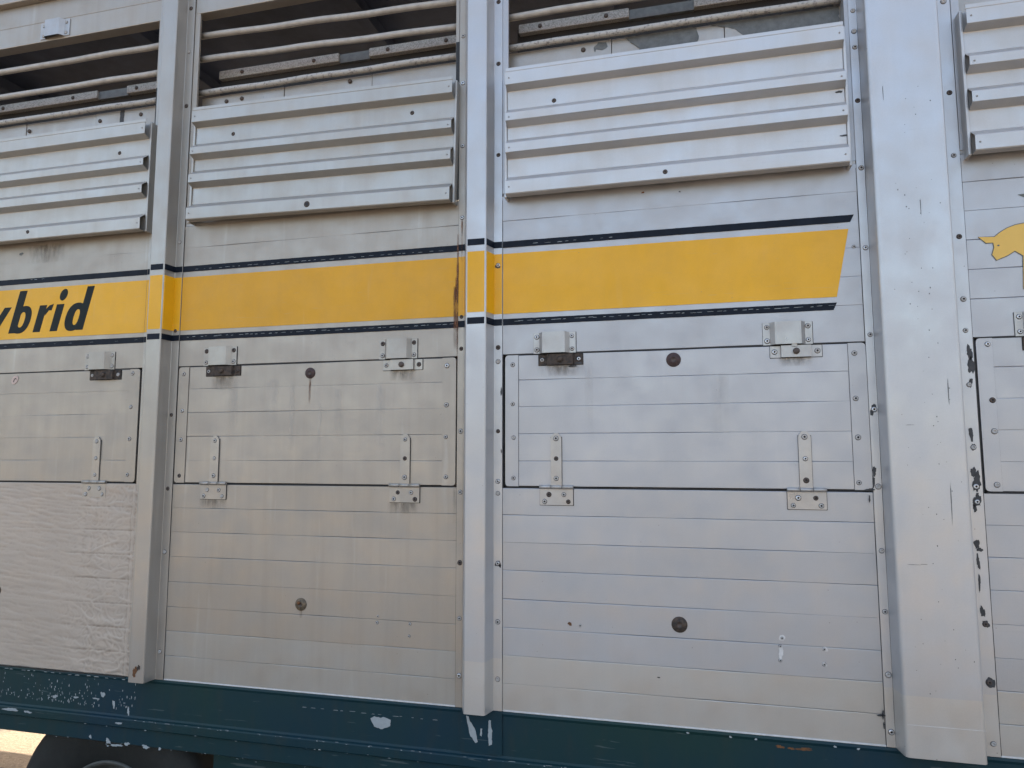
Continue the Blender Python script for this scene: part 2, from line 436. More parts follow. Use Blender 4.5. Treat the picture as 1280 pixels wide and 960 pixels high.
# dark body behind the boards (sits in the joints)
# body shell: backing below the openings, far side, roof, floor, ends
XL, XR = -5.4, 3.2
box('body_shell', T, XL, XR, .022, .040, 1.05, 2.70, 'dark')
box('floor_deck', T, XL, XR, .0405, 2.33, 1.02, 1.08, 'interior')
box('roof', T, XL, XR, -.01, 2.36, 3.90, 3.94, 'interior')
box('end_wall', T, XL - .03, XL, 0, 2.35, 1.05, 3.9, 'interior')
box('end_wall', T, XR, XR + .03, 0, 2.35, 1.05, 3.9, 'interior')
box('far_side_wall', T, XL, XR, 2.30, 2.34, 1.05, 3.10, 'interior')
box('far_side_header', T, XL, XR, 2.30, 2.34, 3.62, 3.9, 'interior')
for k in range(3): obj('far_side_bar', tube_x('far_side_bar', XL, XR, 2.32, 3.22 + .11 * k, .012, 'bar'), T)
for k in range(7):
    x = -3.6 + k * 1.10
    box('roof_beam', T, x - .03, x + .03, .06, 2.3, 3.84, 3.899, 'interior')

# bays: (left, right) board ends, hidden under the post flanges
BAYS = [(-3.105, -1.990, 'warm'), (-1.860, -.728, 'warm'), (-.600, .524, 'cool'), (.757, 1.86, 'cool')]
# ---- bay 1 : boards above the flap, flap, thick coated sheet below
planks(T, -3.105, -1.985, SEAMS_TOP, 'warm', slack=.25)
planks(T, -1.860, -.728, SEAMS_TOP, 'warm', slack=.35)
planks(T, -.600, .524, SEAMS_TOP, 'cool', slack=.45)
planks(T, .757, 1.86, SEAMS_TOP, 'cool', slack=1.0)
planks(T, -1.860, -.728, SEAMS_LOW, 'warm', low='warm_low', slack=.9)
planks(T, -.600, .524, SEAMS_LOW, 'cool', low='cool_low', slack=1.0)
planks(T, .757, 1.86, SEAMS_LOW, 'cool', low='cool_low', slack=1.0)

# the body carries on past both edges of the photograph
PITCH = [1.045 + .0877 * k for k in range(31)]
planks(T, XL, -3.10, PITCH, 'warm', slack=.5)
planks(T, 1.98, XR, PITCH, 'cool', slack=.5)
for (a, b, m_) in ((XL, -3.10, 'warm'), (1.98, XR, 'cool')): box('top_rail', T, a, b, -.028, .046, 3.7645, 3.899, m_, .004)

def coated_sheet():
    x0, x1, z0, z1 = -3.105, -1.974, 1.046, 1.7405
    nx, nz = 330, 210
    vs, fs = [], []
    for j in range(nz + 1):
        z = z0 + (z1 - z0) * j / nz
        for i in range(nx + 1):
            x = x0 + (x1 - x0) * i / nx
            q = Vector((x * 3, z * 3, 2.2))
            w = noise.noise(q) * .5
            # brushed ridges that sweep down to the right, broken up near the right edge
            s = noise.noise(Vector((x * 5 + w, (z + .10 * x) * 46 + 2 * w, .3)))
            s2 = noise.noise(Vector((x * 15, (z + .1 * x) * 90, 4.1)))
            lump = noise.noise(Vector((x * 22, z * 20, 1.7)))
            lump2 = noise.noise(Vector((x * 9, z * 11, 7.7)))
            edge = max(0.0, min(1.0, (x + 2.32) / .14))
            low = max(0.0, min(1.0, (1.42 - z) / .2)) * edge
            drip = math.exp(-((x + 2.20) / .06) ** 2) * max(0.0, min(1.0, (z - 1.40) / .08))
            msk = max(0.0, min(1.0, .5 + 1.3 * noise.noise(Vector((x * 2.2, z * 2.6, 11)))))
            h = .0013 * s * msk + .0009 * s2 * (1.2 - msk) + .0014 * lump * low + .0016 * lump2 * (.3 + edge) + .0022 * drip * noise.noise(Vector((x * 42 + w * 2, z * 12, 5)))
            rid = 1 - abs(noise.noise(Vector((x * 30 + 2 * w, z * 34, 6.1)))) * 2
            rid2 = 1 - abs(noise.noise(Vector((x * 13, z * 26 + w, 2.6)))) * 2
            h += (.0011 * max(0, rid - .62) * 2 + .0016 * max(0, rid2 - .6) * 2) * (.25 + .75 * max(low, edge * .6))
            for sz in SEAMS_LOW[1:-1]:
                dz = abs(z - sz)
                if dz < .004: h -= .0011 * (1 - dz / .004) * (.35 + .65 * edge) * (.4 + .6 * (noise.noise(Vector((x * 4, sz * 7, 0))) > -.15))
            # ragged bead along the right-hand edge
            bead = x + 2.008 + .008 * noise.noise(Vector((z * 14, 3, 0)))
            h += .0022 * math.exp(-(bead / .006) ** 2)
            vs.append((x, -.0024 - h, z))
    for j in range(nz):
        for i in range(nx):
            a = j * (nx + 1) + i
            fs.append((a, a + 1, a + nx + 2, a + nx + 1))
    n0 = len(vs)
    # returned edges
    ring = [i for i in range(nx + 1)] + [j * (nx + 1) + nx for j in range(1, nz + 1)] + [nz * (nx + 1) + i for i in range(nx - 1, -1, -1)] + [j * (nx + 1) for j in range(nz - 1, 0, -1)]
    for r in ring: vs.append((vs[r][0], .02, vs[r][2]))
    L = len(ring)
    for k in range(L): fs.append((ring[(k + 1) % L], ring[k], n0 + k, n0 + (k + 1) % L))
    me = mesh_from('coated_panel', vs, fs, ['coat'])
    for p in me.polygons: p.use_smooth = True
    return me
cp = obj('coated_panel', coated_sheet(), T)
cp['label'] = 'lower panel under a thick wrinkled coat of paint'

# ------------------------------------------------------------------ flap doors
def rect_round(x0, x1, z0, z1, r, corners=(1, 1, 1, 1)):
    return rounded([(x0, z0), (x1, z0), (x1, z1), (x0, z1)], [r * c for c in corners], 5)
def hat(name, cx, w, z0, z1, y, raised, mat, mid=.070, h=.019, slope=.015):
    x0, x1 = cx - w / 2, cx + w / 2
    a, b = cx - mid / 2, cx + mid / 2
    t = .0025
    prof = [(x0, y), (x0, y - t), (a - slope, y - t), (a - .002, y - h), (a + .004, y - h - .001), (b - .004, y - h - .001), (b + .002, y - h),
            (b + slope, y - t), (x1, y - t), (x1, y)]
    inner = [(b + slope, y), (b, y - h + t), (a, y - h + t), (a - slope, y)]
    me = extrude_z(name, prof + inner, z0, z1, [mat])
    return me
def outline_x(par, x, z0, z1, y, w=.0016):  # dark line painted along an edge for its shadow gap
    return obj('joint_and_gap_shade', box_mesh('joint_and_gap_shade', x - w / 2, x + w / 2, y - .0003, y + .0003, z0, z1, 'seam'), par)
def gap_shade_plate(par, x0, x1, z0, z1, y, g=.0013, mat='seam'):  # black rim behind a fitting, standing in for its shadow gap
    return obj('joint_and_gap_shade', extrude_y('joint_and_gap_shade', rect_round(x0 - g, x1 + g, z0 - g, z1 + g * .6, .002), y - .0003, y + .0006, [mat]), par)
def flap(x0, x1, strips, mat, hard, label, hinges, catches, washers, screw_pts, low_vis=1.0, corners=(1, 1, 1, 1)):
    z0, z1 = 1.7475, 2.1735
    D = obj('flap_door', extrude_y('flap_door', rect_round(x0 + .001, x1 - .001, z0, z1, .012), .004, .021, [mat]), T)
    D['label'] = label
    planks(D, x0 + .012, x1 - .012, SEAMS_DOOR, mat, th=.0035, slack=low_vis)
    for (a, b, left) in strips:
        cs = (1, 0, 0, 1) if left else (0, 1, 1, 0)
        pl = rect_round(a, b, z0 - .0006, z1 + .0006, .012, cs)
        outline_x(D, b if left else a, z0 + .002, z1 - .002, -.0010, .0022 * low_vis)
        obj('edge_strip', extrude_y('edge_strip', pl, -.0032, .0036, [mat]), D)
    screws(D, screw_pts, -.0032)
    for (hx, hk) in hinges:
        w = .0175
        ztop = 1.9175
        pts = [(hx - w, 1.7505), (hx + w, 1.7505), (hx + w, ztop - .014), (hx + .007, ztop), (hx - .007, ztop), (hx - w, ztop - .014)]
        obj('hinge_strap', extrude_y('hinge_strap', rounded(pts, [0, 0, .005, .004, .004, .005], 3), -.0052, -.0008, [hard]), D)
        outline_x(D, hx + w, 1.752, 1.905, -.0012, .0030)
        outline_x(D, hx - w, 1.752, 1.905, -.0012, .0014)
        screws(D, [(hx, 1.900), (hx, 1.836), (hx, 1.773)], -.0052, hk)
        # leaf on the body below and its rolled knuckles
        lf = obj('hinge_leaf', extrude_y('hinge_leaf', rect_round(hx - .0535, hx + .0535, 1.689, 1.7415, .003), -.0045, -.0006, [hard]), T)
        gap_shade_plate(lf, hx - .0535, hx + .0540, 1.6885, 1.7405, -.0009)
        screws(lf, [(hx - .038, 1.700), (hx - .024, 1.722), (hx + .024, 1.722), (hx + .038, 1.700)], -.0045, hk, small=False)
        for (a, b) in ((-.0545, -.0185), (-.0175, .0175), (.0185, .0545)):
            obj('hinge_knuckle', tube_x('hinge_knuckle', hx + a, hx + b, -.0055, 1.7455, .0062, hard), D if a == -.0175 else lf)
    for (cx, kx, km, kk) in catches:
        br = obj('latch_bracket', hat('latch_bracket', cx, .140, 2.1765, 2.2445, -.0006, True, hard), T)
        gap_shade_plate(br, cx - .070, cx + .0712, 2.1765, 2.2445, -.0009, .0009)
        screws(br, [(cx - .058, 2.189), (cx - .058, 2.231), (cx + .058, 2.189), (cx + .058, 2.231)], -.0031, kk)
        kp = obj('latch_keeper', hat('latch_keeper', kx, .145, 2.1375, 2.1725, -.0008, True, km, mid=.080, h=.012, slope=.004), D)
        if km == 'rusty': kp['label'] = 'rusted black latch keeper'
        gap_shade_plate(D, kx - .0725, kx + .0735, 2.137, 2.1725, -.0009, .0011)
        screws(D, [(kx - .060, 2.155), (kx + .060, 2.155)], -.0033, kk)
        obj('latch_bolt', disc_profile('latch_bolt', [(.0095, 0), (.0095, -.004), (.006, -.006), (.001, -.006)], ['rusty' if km == 'rusty' else 'screw_rust'], [0, 0, 0, 0]), D, (kx + .0, -.0138, 2.155))
    for (wx, wz, wm, wr) in washers:
        o = obj('washer', disc_profile('washer', [(wr, 0), (wr, -.002), (wr * .93, -.0032), (wr * .60, -.0028), (wr * .52, -.0045), (wr * .30, -.0052), (wr * .24, -.003), (.001, -.003)],
                                       [wm, 'screw_rust'], [0, 0, 0, 0, 0, 1, 1, 1], 28), D, (wx, 0, wz))
    return D

D1 = flap(-3.085, -2.013, [(-3.085, -3.040, True), (-2.058, -2.013, False)], 'warm', 'hard_warm', 'flap under the lettering, its joints filled by thick paint',
          [(-2.193, [3])], [(-2.203, -2.173, 'rusty', [3])], [], [(-2.0466, 2.1581), (-2.0471, 2.0296), (-2.0455, 1.9083), (-2.0459, 1.7741)], low_vis=.12)
D2 = flap(-1.839, -.747, [(-1.839, -1.795, True), (-.795, -.747, False)], 'warm', 'hard_warm', 'beige flap with a rust run below its round bolt',
          [(-1.670, [0, 3]), (-.926, [0, 1])], [(-1.665, -1.649, 'rusty', [0, 1]), (-.957, -.940, 'hard_warm', [0, 1])],
          [(-1.2933, 2.1374, 'bolt_red', .0195)],
          [(-1.817, 2.1486), (-1.817, 2.011), (-1.817, 1.9043), (-1.817, 1.7721), (-.779, 2.1471), (-.780, 2.0146), (-.7815, 1.9075), (-.780, 1.7751)], low_vis=.55)
D3 = flap(-.576, .512, [(-.576, -.532, True), (.465, .512, False)], 'cool', 'hard', 'pale grey flap with a dark red round bolt',
          [(-.4075, [0, 1]), (.335, [0, 2, 1])], [(-.411, -.3915, 'rusty', [0, 2]), (.300, .3215, 'hard', [2, 0])],
          [(-.0349, 2.1423, 'bolt_red', .0225)],
          [(-.5506, 2.1427), (-.5505, 2.0134), (-.5478, 1.9037), (-.5485, 1.7732), (.4815, 2.144), (.479, 2.0109), (.480, 1.8977), (.4766, 1.7676)], low_vis=.7)
D4 = flap(.797, 1.85, [(.797, .838, True), (1.803, 1.85, False)], 'cool', 'hard', 'flap at the edge beyond the wide post',
          [(.98, [0]), (1.70, [0])], [(.966, .985, 'rusty', [2]), (1.66, 1.65, 'hard', [0])], [],
          [(.826, 2.1568), (.8285, 1.9989), (.8277, 1.9122), (.825, 1.765)], low_vis=.8)
# latch tongues between bracket and keeper
for x, dm in ((.317, 'hard'),):
    box('latch_tongue', T, x - .008, x + .008, -.016, -.004, 2.168, 2.182, dm, .002)

# ------------------------------------------------------------------ posts
def post(x0, bl, fl, fr, br_, x1, dep, zb, mat, label, ri=.006, ztop=3.9, yf=-.003):
    pts = [(x0, .019), (x0, yf), (bl, yf), (fl, -dep), (fr, -dep), (br_, yf), (x1, yf), (x1, .019)]
    r = [0, .0008, .002, ri, ri, .002, .0008, 0]
    o = obj('post', extrude_z('post', rounded(pts, r, 6), zb, ztop, [mat]), T)
    for p in o.data.polygons: p.use_smooth = False
    o['label'] = label
    return o
PA = post(-2.004, -1.975, -1.948, -1.8837, -1.878, -1.8455, .055, 1.0455, 'post_warm', 'post with a grey side face beside the lettered panel')
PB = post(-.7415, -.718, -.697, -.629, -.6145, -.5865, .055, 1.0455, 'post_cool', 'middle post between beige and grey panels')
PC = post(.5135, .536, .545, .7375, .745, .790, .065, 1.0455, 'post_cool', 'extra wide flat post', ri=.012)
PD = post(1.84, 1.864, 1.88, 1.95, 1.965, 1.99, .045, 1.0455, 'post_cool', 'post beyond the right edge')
PE = post(-3.22, -3.20, -3.18, -3.11, -3.095, -3.07, .045, 1.0455, 'post_warm', 'post beyond the left edge')
# dull left flange of the middle post
o = box('post_flange', T, -.7412, -.7175, -.0046, -.0031, 1.046, 3.895, 'warm'); o['label'] = 'beige screwed strip beside the middle post'
box('post_flange', T, -.7215, -.7205, -.0054, -.00465, 1.046, 3.895, 'hard_warm')
def fl(pts, x): return [(x, p) for p in pts]
screws(PB, fl([3.3151, 3.1413, 2.9124, 2.6565, 2.312, 2.2028, 1.9259, 1.7257, 1.4982, 1.3217, 1.143], -.7285), -.0046, [0, 2, 2, 2, 1, 1, 0, 0, 1, 0, 2])
screws(PB, fl([3.4232, 3.195, 2.8665, 2.481, 2.2023, 2.1554, 1.925, 1.7621, 1.7236, 1.5006, 1.3178, 1.1416], -.6005), -.0031, [1, 1, 1, 2, 1, 3, 1, 2, 3, 2, 0, 3])
screws(PC, fl([3.2032, 3.1362, 3.0847, 2.9141, 2.7028, 2.4574, 2.1971, 1.9782, 1.7571, 1.5769, 1.4091, 1.2382, 1.0854], .5265), -.0031, [3, 3, 0, 1, 0, 2, 0, 2, 3, 3, 0, 3, 2])
screws(PC, fl([3.1917, 2.9062, 2.7145, 2.4718, 2.2889, 2.1984, 2.0436, 1.868, 1.7597, 1.7179, 1.3888, 1.236, 1.0782], .7735), -.0031, [3, 1, 0, 1, 0, 0, 3, 3, 2, 2, 1, 1, 3])
screws(PA, fl([3.6093, 3.427, 3.2042, 2.6578, 2.3147, 1.997, 1.7246, 1.4953, 1.1421], -1.864), -.0031, [1, 3, 1, 3, 1, 1, 1, 3, 3])
# dark joint lines beside flanges
def joint(x, z0, z1, w=.0016, y=-.0006, name='joint_and_gap_shade'):
    # wavering dark seam
    n = 26; L, Rr = [], []
    for i in range(n + 1):
        z = z0 + (z1 - z0) * i / n
        ww = w * (.55 + .9 * abs(noise.noise(Vector((x * 7, z * 6, 0)))))
        dx = .0006 * noise.noise(Vector((x, z * 8, 3)))
        L.append((x + dx - ww / 2, z)); Rr.append((x + dx + ww / 2, z))
    return obj(name, extrude_y(name, L + Rr[::-1], y, y + .0005, ['seam']), T)
joint(-1.8448, 1.048, 2.705, .0022, -.0012)
joint(-.7424, 1.048, 2.705, .0018, -.0012)
joint(-.5855, 1.048, 2.705, .0013, -.0012)
joint(.5122, 1.048, 2.705, .0016, -.0012)
joint(.7915, 1.048, 1.744, .0018, -.0012)
joint(.7925, 1.744, 2.175, .0045, -.0012)
joint(.7915, 2.18, 2.705, .0006, -.0012)
joint(.5363, 1.05, 3.6, .0022, -.0043)
joint(-2.0105, 1.85, 2.17, .003, -.0012)
# horizontal gaps above and below the flaps: real recesses show the dark shell; add uneven black strips along them
def hgap_strip(x0, x1, z, w, y=-.0008):
    n = 40; A, B = [], []
    for i in range(n + 1):
        x = x0 + (x1 - x0) * i / n
        ww = w * (.6 + .9 * abs(noise.noise(Vector((x * 3, z * 5, 1)))))
        A.append((x, z - ww / 2)); B.append((x, z + ww / 2))
    obj('dark_gap_fill', extrude_y('dark_gap_fill', A + B[::-1], y, y + .0006, ['seam']), T)
for (a, b) in ((-3.08, -2.02), (-1.838, -.752), (-.575, .510), (.80, 1.85)):
    hgap_strip(a, b, 2.1762, .0044)
    hgap_strip(a, b, 1.7442, .0036)

# ------------------------------------------------------------------ louvred shutters
LOUV = [(-.050, 3.144), (-.056, 3.142), (-.056, 3.131), (-.054, 3.1285), (-.060, 3.126), (-.060, 3.083), (-.058, 3.081),
        (-.031, 3.072), (-.030, 3.070), (-.030, 3.008), (-.031, 3.006), (-.059, 2.984), (-.060, 2.982), (-.060, 2.957), (-.058, 2.955),
        (-.031, 2.944), (-.030, 2.942), (-.030, 2.902), (-.031, 2.900), (-.059, 2.879), (-.060, 2.877), (-.060, 2.847), (-.058, 2.845),
        (-.031, 2.834), (-.030, 2.832), (-.030, 2.772), (-.031, 2.770), (-.059, 2.749), (-.060, 2.747), (-.060, 2.706), (-.058, 2.703), (-.034, 2.702)]
def louvre(x0, x1, mat, dz, tilt, scr, label, hole=None):
    t = .0014
    front = [(y, z) for y, z in LOUV]
    back = [(y + t, z) for y, z in LOUV][::-1]
    back[0] = (back[0][0], back[0][1]); 
    me = extrude_x('louvre_shutter', front + back, x0, x1, [mat])
    o = obj('louvre_shutter', me, T)
    o['label'] = label
    bk = obj('backing_sheet', box_mesh('backing_sheet', x0 + .002, x1 - .002, -.0282, -.026, 2.704, 3.135, mat), o)
    for (a, b) in ((x0 - .010, x0 - .001), (x1 + .001, x1 + .010)):
        obj('side_channel', box_mesh('side_channel', a, b, -.036, .006, 2.700, 3.138, mat, .0025, 3), o)
    pts = []
    for (x, z) in scr: pts.append((x, z - dz))
    for (x, z) in pts:
        valley = any(a < z < b for a, b in ((3.008, 3.070), (2.902, 2.942), (2.772, 2.832)))
        s = obj('screw', SCREW[1], o, (x, -.030 if valley else -.060, z))
    for x in (x0 + .012, x1 - .012):
        for z in (3.105, 2.968, 2.862, 2.727):
            s = obj('screw', SMALL, o, (x, -.060, z)); s.scale = (.5, .8, .5)
    if hole:
        obj('drilled_hole', disc_profile('drilled_hole', [(.0115, 0), (.0108, -.0006), (.0062, -.0005), (.001, -.0003)], ['rusty', 'seam'], [0, 0, 1, 1]), o, (hole[0], -.060, hole[1] - dz))
    # hang it a little crooked about its right-hand lower corner
    if tilt or dz:
        o.rotation_euler.y = R(tilt)
        px, pz = x1, 2.702
        # keep the pivot corner in place
        c, s_ = math.cos(R(tilt)), math.sin(R(tilt))
        off = Vector((px - (c * px + s_ * pz), 0, pz - (-s_ * px + c * pz)))
        o.location = o.location + off + Vector((0, 0, dz))
    return o
louvre(-3.04, -2.000, 'louvre_warm', .001, 0, [(-2.14, 3.0315), (-2.5331, 2.7345)], 'louvred shutter above the lettering')
louvre(-1.796, -.757, 'louvre_warm', 0, 1.05, [(-1.634, 3.034), (-.913, 3.0394)], 'louvred shutter hanging a little crooked, with a hole near its lower edge', hole=(-1.292, 2.7259))
louvre(-.561, .485, 'louvre_cool', 0, 0, [(-.4013, 3.0216), (-.0454, 2.7266)], 'louvred shutter beside the wide post')
louvre(.810, 1.83, 'louvre_cool', -.002, 0, [(1.2, 3.03), (1.0, 2.73)], 'louvred shutter beyond the wide post')
# rails that carry the shutters
for (a, b) in ((-3.09, -2.01), (-1.842, -.746), (-.583, .512), (.79, 1.84)):
    box('opening_sill', T, a, b, .001, .05, 2.7185, 2.728, 'inner')

# ------------------------------------------------------------------ ventilation openings, bars, inner rail
def opening(x0, x1, mat, zt, gap, header=True, barz=(3.497, 3.383), flaked=True, slope=0.0):
    # jambs
    box('jamb', T, x0 - .022, x0, .001, .012, 2.729, 3.9, mat, .002)
    box('jamb', T, x1, x1 + .012, .001, .05, 2.729, 3.9, mat)
    for i, z in enumerate(barz):
        me = tube_x('ventilation_bar', x0 - .02, x1 + .01, .034, z, .0118, 'bar', wob=.0012)
        for v in me.vertices: v.co.z += slope * (x1 - v.co.x)
        obj('ventilation_bar', me, T)
    obj('ventilation_bar', tube_x('ventilation_bar', x0 - .02, x1 + .01, .036, 3.271, .0112, 'bar_flaked', wob=.0012), T)
    # inner rail in lengths with a plate between them
    ga, gb = gap
    for (a, b) in ((x0 + .01, ga), (gb, x1)):
        obj('inner_rail', box_mesh('inner_rail', a, b, .112, .135, 3.370, 3.404, 'rail_speck', .002), T)
        for k in range(2):
            xx = a + (b - a) * (.2 + .6 * k)
            obj('rail_bolt', disc_profile('rail_bolt', [(.008, 0), (.0075, -.003), (.004, -.005), (.001, -.005)], ['screw_rust'], [0] * 4), T, (xx, .112, 3.387))
    obj('rail_joint_plate', box_mesh('rail_joint_plate', ga, gb, .122, .135, 3.367, 3.402, 'peel'), T)
    obj('inner_rail_foot', box_mesh('inner_rail_foot', x0, x1, .1355, .15, 3.20, 3.40, 'dark'), T)
    # board behind the lowest bar
    nb = 3
    for k in range(nb):
        a = x0 - .02 + (x1 - x0 + .04) * k / nb; b = x0 - .02 + (x1 - x0 + .04) * (k + 1) / nb
        obj('inner_board', box_mesh('inner_board', a + .001, b - .001, .056 + .002 * (k % 2), .08, 2.70, 3.262, 'inner', .0015), T)
    # header
    if zt < 3.85:
        box('header', T, x0 - .02, x1 + .012, .000, .046, zt, zt + .088, mat, .002)
        box('header', T, x0 - .02, x1 + .012, .0006, .046, zt + .0886, 3.764, mat, .0015)
        box('top_rail', T, x0 - .02, x1 + .012, -.028, .046, 3.7645, 3.899, mat, .004)
opening(-3.06, -2.012, 'warm', 3.583, (-2.415, -2.263), barz=(3.502, 3.386))
opening(-1.822, -.757, 'warm', 3.583, (-1.276, -1.148), barz=(3.478, 3.380), slope=.030)
opening(-.566, .502, 'cool', 3.583, (-.160, .060), barz=(3.500, 3.383))
opening(.815, 1.83, 'cool', 3.583, (1.2, 1.35), barz=(3.497, 3.383))
box('dark_gap_fill', T, -.7565, -.7425, .0005, .030, 2.729, 3.30, 'seam')  # black fill painted in for the shade of the recess beside the shutter
box('dark_gap_fill', T, -2.0117, -2.0045, .0005, .030, 2.729, 3.30, 'seam')
ub = obj('latch_bracket', hat('latch_bracket', -2.532, .15, 3.592, 3.664, -.0004, True, 'hard'), T)
screws(ub, [(-2.59, 3.605), (-2.59, 3.65), (-2.474, 3.605), (-2.474, 3.65)], -.003, [3])
# bolts on the inner boards
for (x, z) in [(-1.7281, 3.235), (-1.6594, 3.238), (-1.1954, 3.245), (-2.3322, 3.228), (-2.1302, 3.232), (-2.70, 3.228), (-.3133, 3.2372)]:
    obj('board_bolt', disc_profile('board_bolt', [(.0085, 0), (.008, -.003), (.004, -.005), (.001, -.005)], ['screw_rust'], [0] * 4), T, (x, .056, z))
# peeled patches on the inner boards of the middle bay
def peeled(pts, y=.0552, mat='peel'):
    poly = []
    for i in range(len(pts)):
        a = Vector(pts[i]); b = Vector(pts[(i + 1) % len(pts)])
        n = max(1, int((b - a).length / .008))
        for k in range(n):
            q = a.lerp(b, k / n)
            poly.append((q.x + .0035 * noise.noise(Vector((q.x * 90, q.y * 90, 1))), q.y + .0035 * noise.noise(Vector((q.x * 90, q.y * 90, 8)))))
    obj('peeled_patch', extrude_y('peeled_patch', poly, y - .0004, y + .0002, [mat]), T)
peeled([(-.175, 3.262), (-.150, 3.24), (-.125, 3.215), (-.118, 3.185), (.055, 3.185), (.072, 3.22), (.064, 3.262)])
peeled([(.100, 3.262), (.145, 3.25), (.185, 3.235), (.215, 3.205), (.245, 3.21), (.260, 3.185), (.50, 3.185), (.50, 3.262)])
peeled([(-.262, 3.256), (-.235, 3.252), (-.228, 3.236), (-.250, 3.226), (-.268, 3.232), (-.272, 3.222), (-.278, 3.238)])
peeled([(-2.232, 3.264), (-2.212, 3.264), (-2.214, 3.19), (-2.234, 3.19)], mat='primer')

# ------------------------------------------------------------------ stripes, lettering, decal
ZS = {'navy_top': (2.540, 2.562), 'yellow': (2.3145, 2.5192), 'navy_low': (2.2755, 2.2975)}
def band(name, x0, x1, z0, z1, mat, y, jag=.0006, ends=(None, None), scuff=True):
    """thin vinyl strip with a slightly ragged edge, split along the plank joint it crosses"""
    n = max(4, int((x1 - x0) / .012))
    lo, hi = [], []
    for i in range(n + 1):
        t = i / n; x = x0 + (x1 - x0) * t
        a = jag * noise.noise(Vector((x * 60, z0 * 31, 0))); b = jag * noise.noise(Vector((x * 60, z1 * 31, 5)))
        lo.append((x, z0 + a)); hi.append((x, z1 + b))
    if ends[1]: lo[-1] = (ends[1][0], z0); hi[-1] = (ends[1][1], z1)
    return obj(name, extrude_y(name, lo + hi[::-1], y - .0004, y, [mat]), T)
def scuffs_and_glints(x0, x1, z, y, n, mat, w=.0017, seed=1):
    rs = random.Random(seed)
    vs, fs = [], []
    for k in range(n):
        x = x0 + (x1 - x0) * (k + rs.uniform(.1, .7)) / n
        L = rs.uniform(.008, .024); h = w * rs.uniform(.4, 1.1); dz = rs.uniform(-.0012, .0012)
        b = len(vs)
        vs += [(x, y, z + dz - h * .3), (x + L, y, z + dz - h * .1), (x + L * .8, y, z + dz + h * .6), (x + L * .15, y, z + dz + h * .4)]
        fs.append((b, b + 1, b + 2, b + 3))
    o = obj('scuffs_and_glints', mesh_from('scuffs_and_glints', vs, fs, [mat]), T); o['kind'] = 'stuff'
SEG = [(-3.08, -2.006, 'yellow', -.0008), (-1.8435, -.7435, 'yellow_warm', -.0008)]
for (a, b, ym, y) in SEG:
    band('yellow_stripe', a, b, *ZS['yellow'], ym, y - .0003)
    band('navy_stripe', a, b, *ZS['navy_top'], 'navy', y - .0003)
    band('navy_stripe', a, b, *ZS['navy_low'], 'navy', y - .0003)
yy = -.0011
band('yellow_stripe', -.5840, .4423, *ZS['yellow'], 'yellow', yy, ends=(None, (.4423, .4830)))
band('navy_stripe', -.5840, .4891, *ZS['navy_top'], 'navy', yy, ends=(None, (.489, .500)))
band('navy_stripe', -.5840, .4318, *ZS['navy_low'], 'navy', yy, ends=(None, (.4318, .4415)))
scuffs_and_glints(-1.80, -.80, 2.5475, -.0022, 32, 'chip_and_glint', seed=3)  # pale dashes paint the light caught along the plank seam
scuffs_and_glints(-1.82, -.76, 2.2885, -.0022, 40, 'chip_and_glint', seed=4, w=.0020)
scuffs_and_glints(-.50, -.20, 2.5475, -.0022, 8, 'chip_and_glint', seed=5, w=.0022)
scuffs_and_glints(-.56, .43, 2.2885, -.0022, 40, 'chip_and_glint', seed=6, w=.0020)
scuffs_and_glints(-2.9, -2.02, 2.2865, -.0022, 10, 'chip_and_glint', seed=8, w=.0014)
scuffs_and_glints(-2.58, -2.5, 2.556, -.0022, 3, 'chip_and_glint', seed=9, w=.0022)
# on the posts the stripe bends round the profile
def wrap(x0, bl, fl_, fr, br_, x1, dep, z0, z1, mat, e=.0005, yf=-.003, skip_left=False):
    path = [(x0, yf - e), (bl - .001, yf - e), (fl_ - .0004, -dep + .006 - e), (fl_ + .005, -dep - e), (fr - .005, -dep - e), (fr + .0022, -dep + .006 - e), (br_ + .0008, yf - e), (x1, yf - e)]
    if skip_left: path = path[1:]
    n = len(path)
    vs = [(x, y, z0) for x, y in path] + [(x, y, z1) for x, y in path]
    fs = [(i, i + 1, n + i + 1, n + i) for i in range(n - 1)]
    return vs, fs
for (x0, bl, fl_, fr, br_, x1, dep, ym, dz) in ((-2.003, -1.975, -1.948, -1.8837, -1.878, -1.846, .055, 'yellow', 0.0),
                                                (-.7175, -.7175, -.697, -.629, -.6145, -.587, .055, 'yellow', 0.0)):
    for (k, (a, b)) in ZS.items():
        nm = 'yellow_stripe' if k == 'yellow' else 'navy_stripe'
        vs, fs = wrap(x0, bl, fl_, fr, br_, x1, dep, a + dz, b + dz, None, skip_left=(x0 == bl))
        obj(nm, fix(mesh_from(nm, vs, fs, [ym if k == 'yellow' else 'navy'])), T)
for (k, (a, b)) in ZS.items():
    nm = 'yellow_stripe' if k == 'yellow' else 'navy_stripe'
    obj(nm, extrude_y(nm, [(-.7412, a), (-.7180, a), (-.7180, b), (-.7412, b)], -.0060, -.0055, ['yellow_warm' if k == 'yellow' else 'navy']), T)

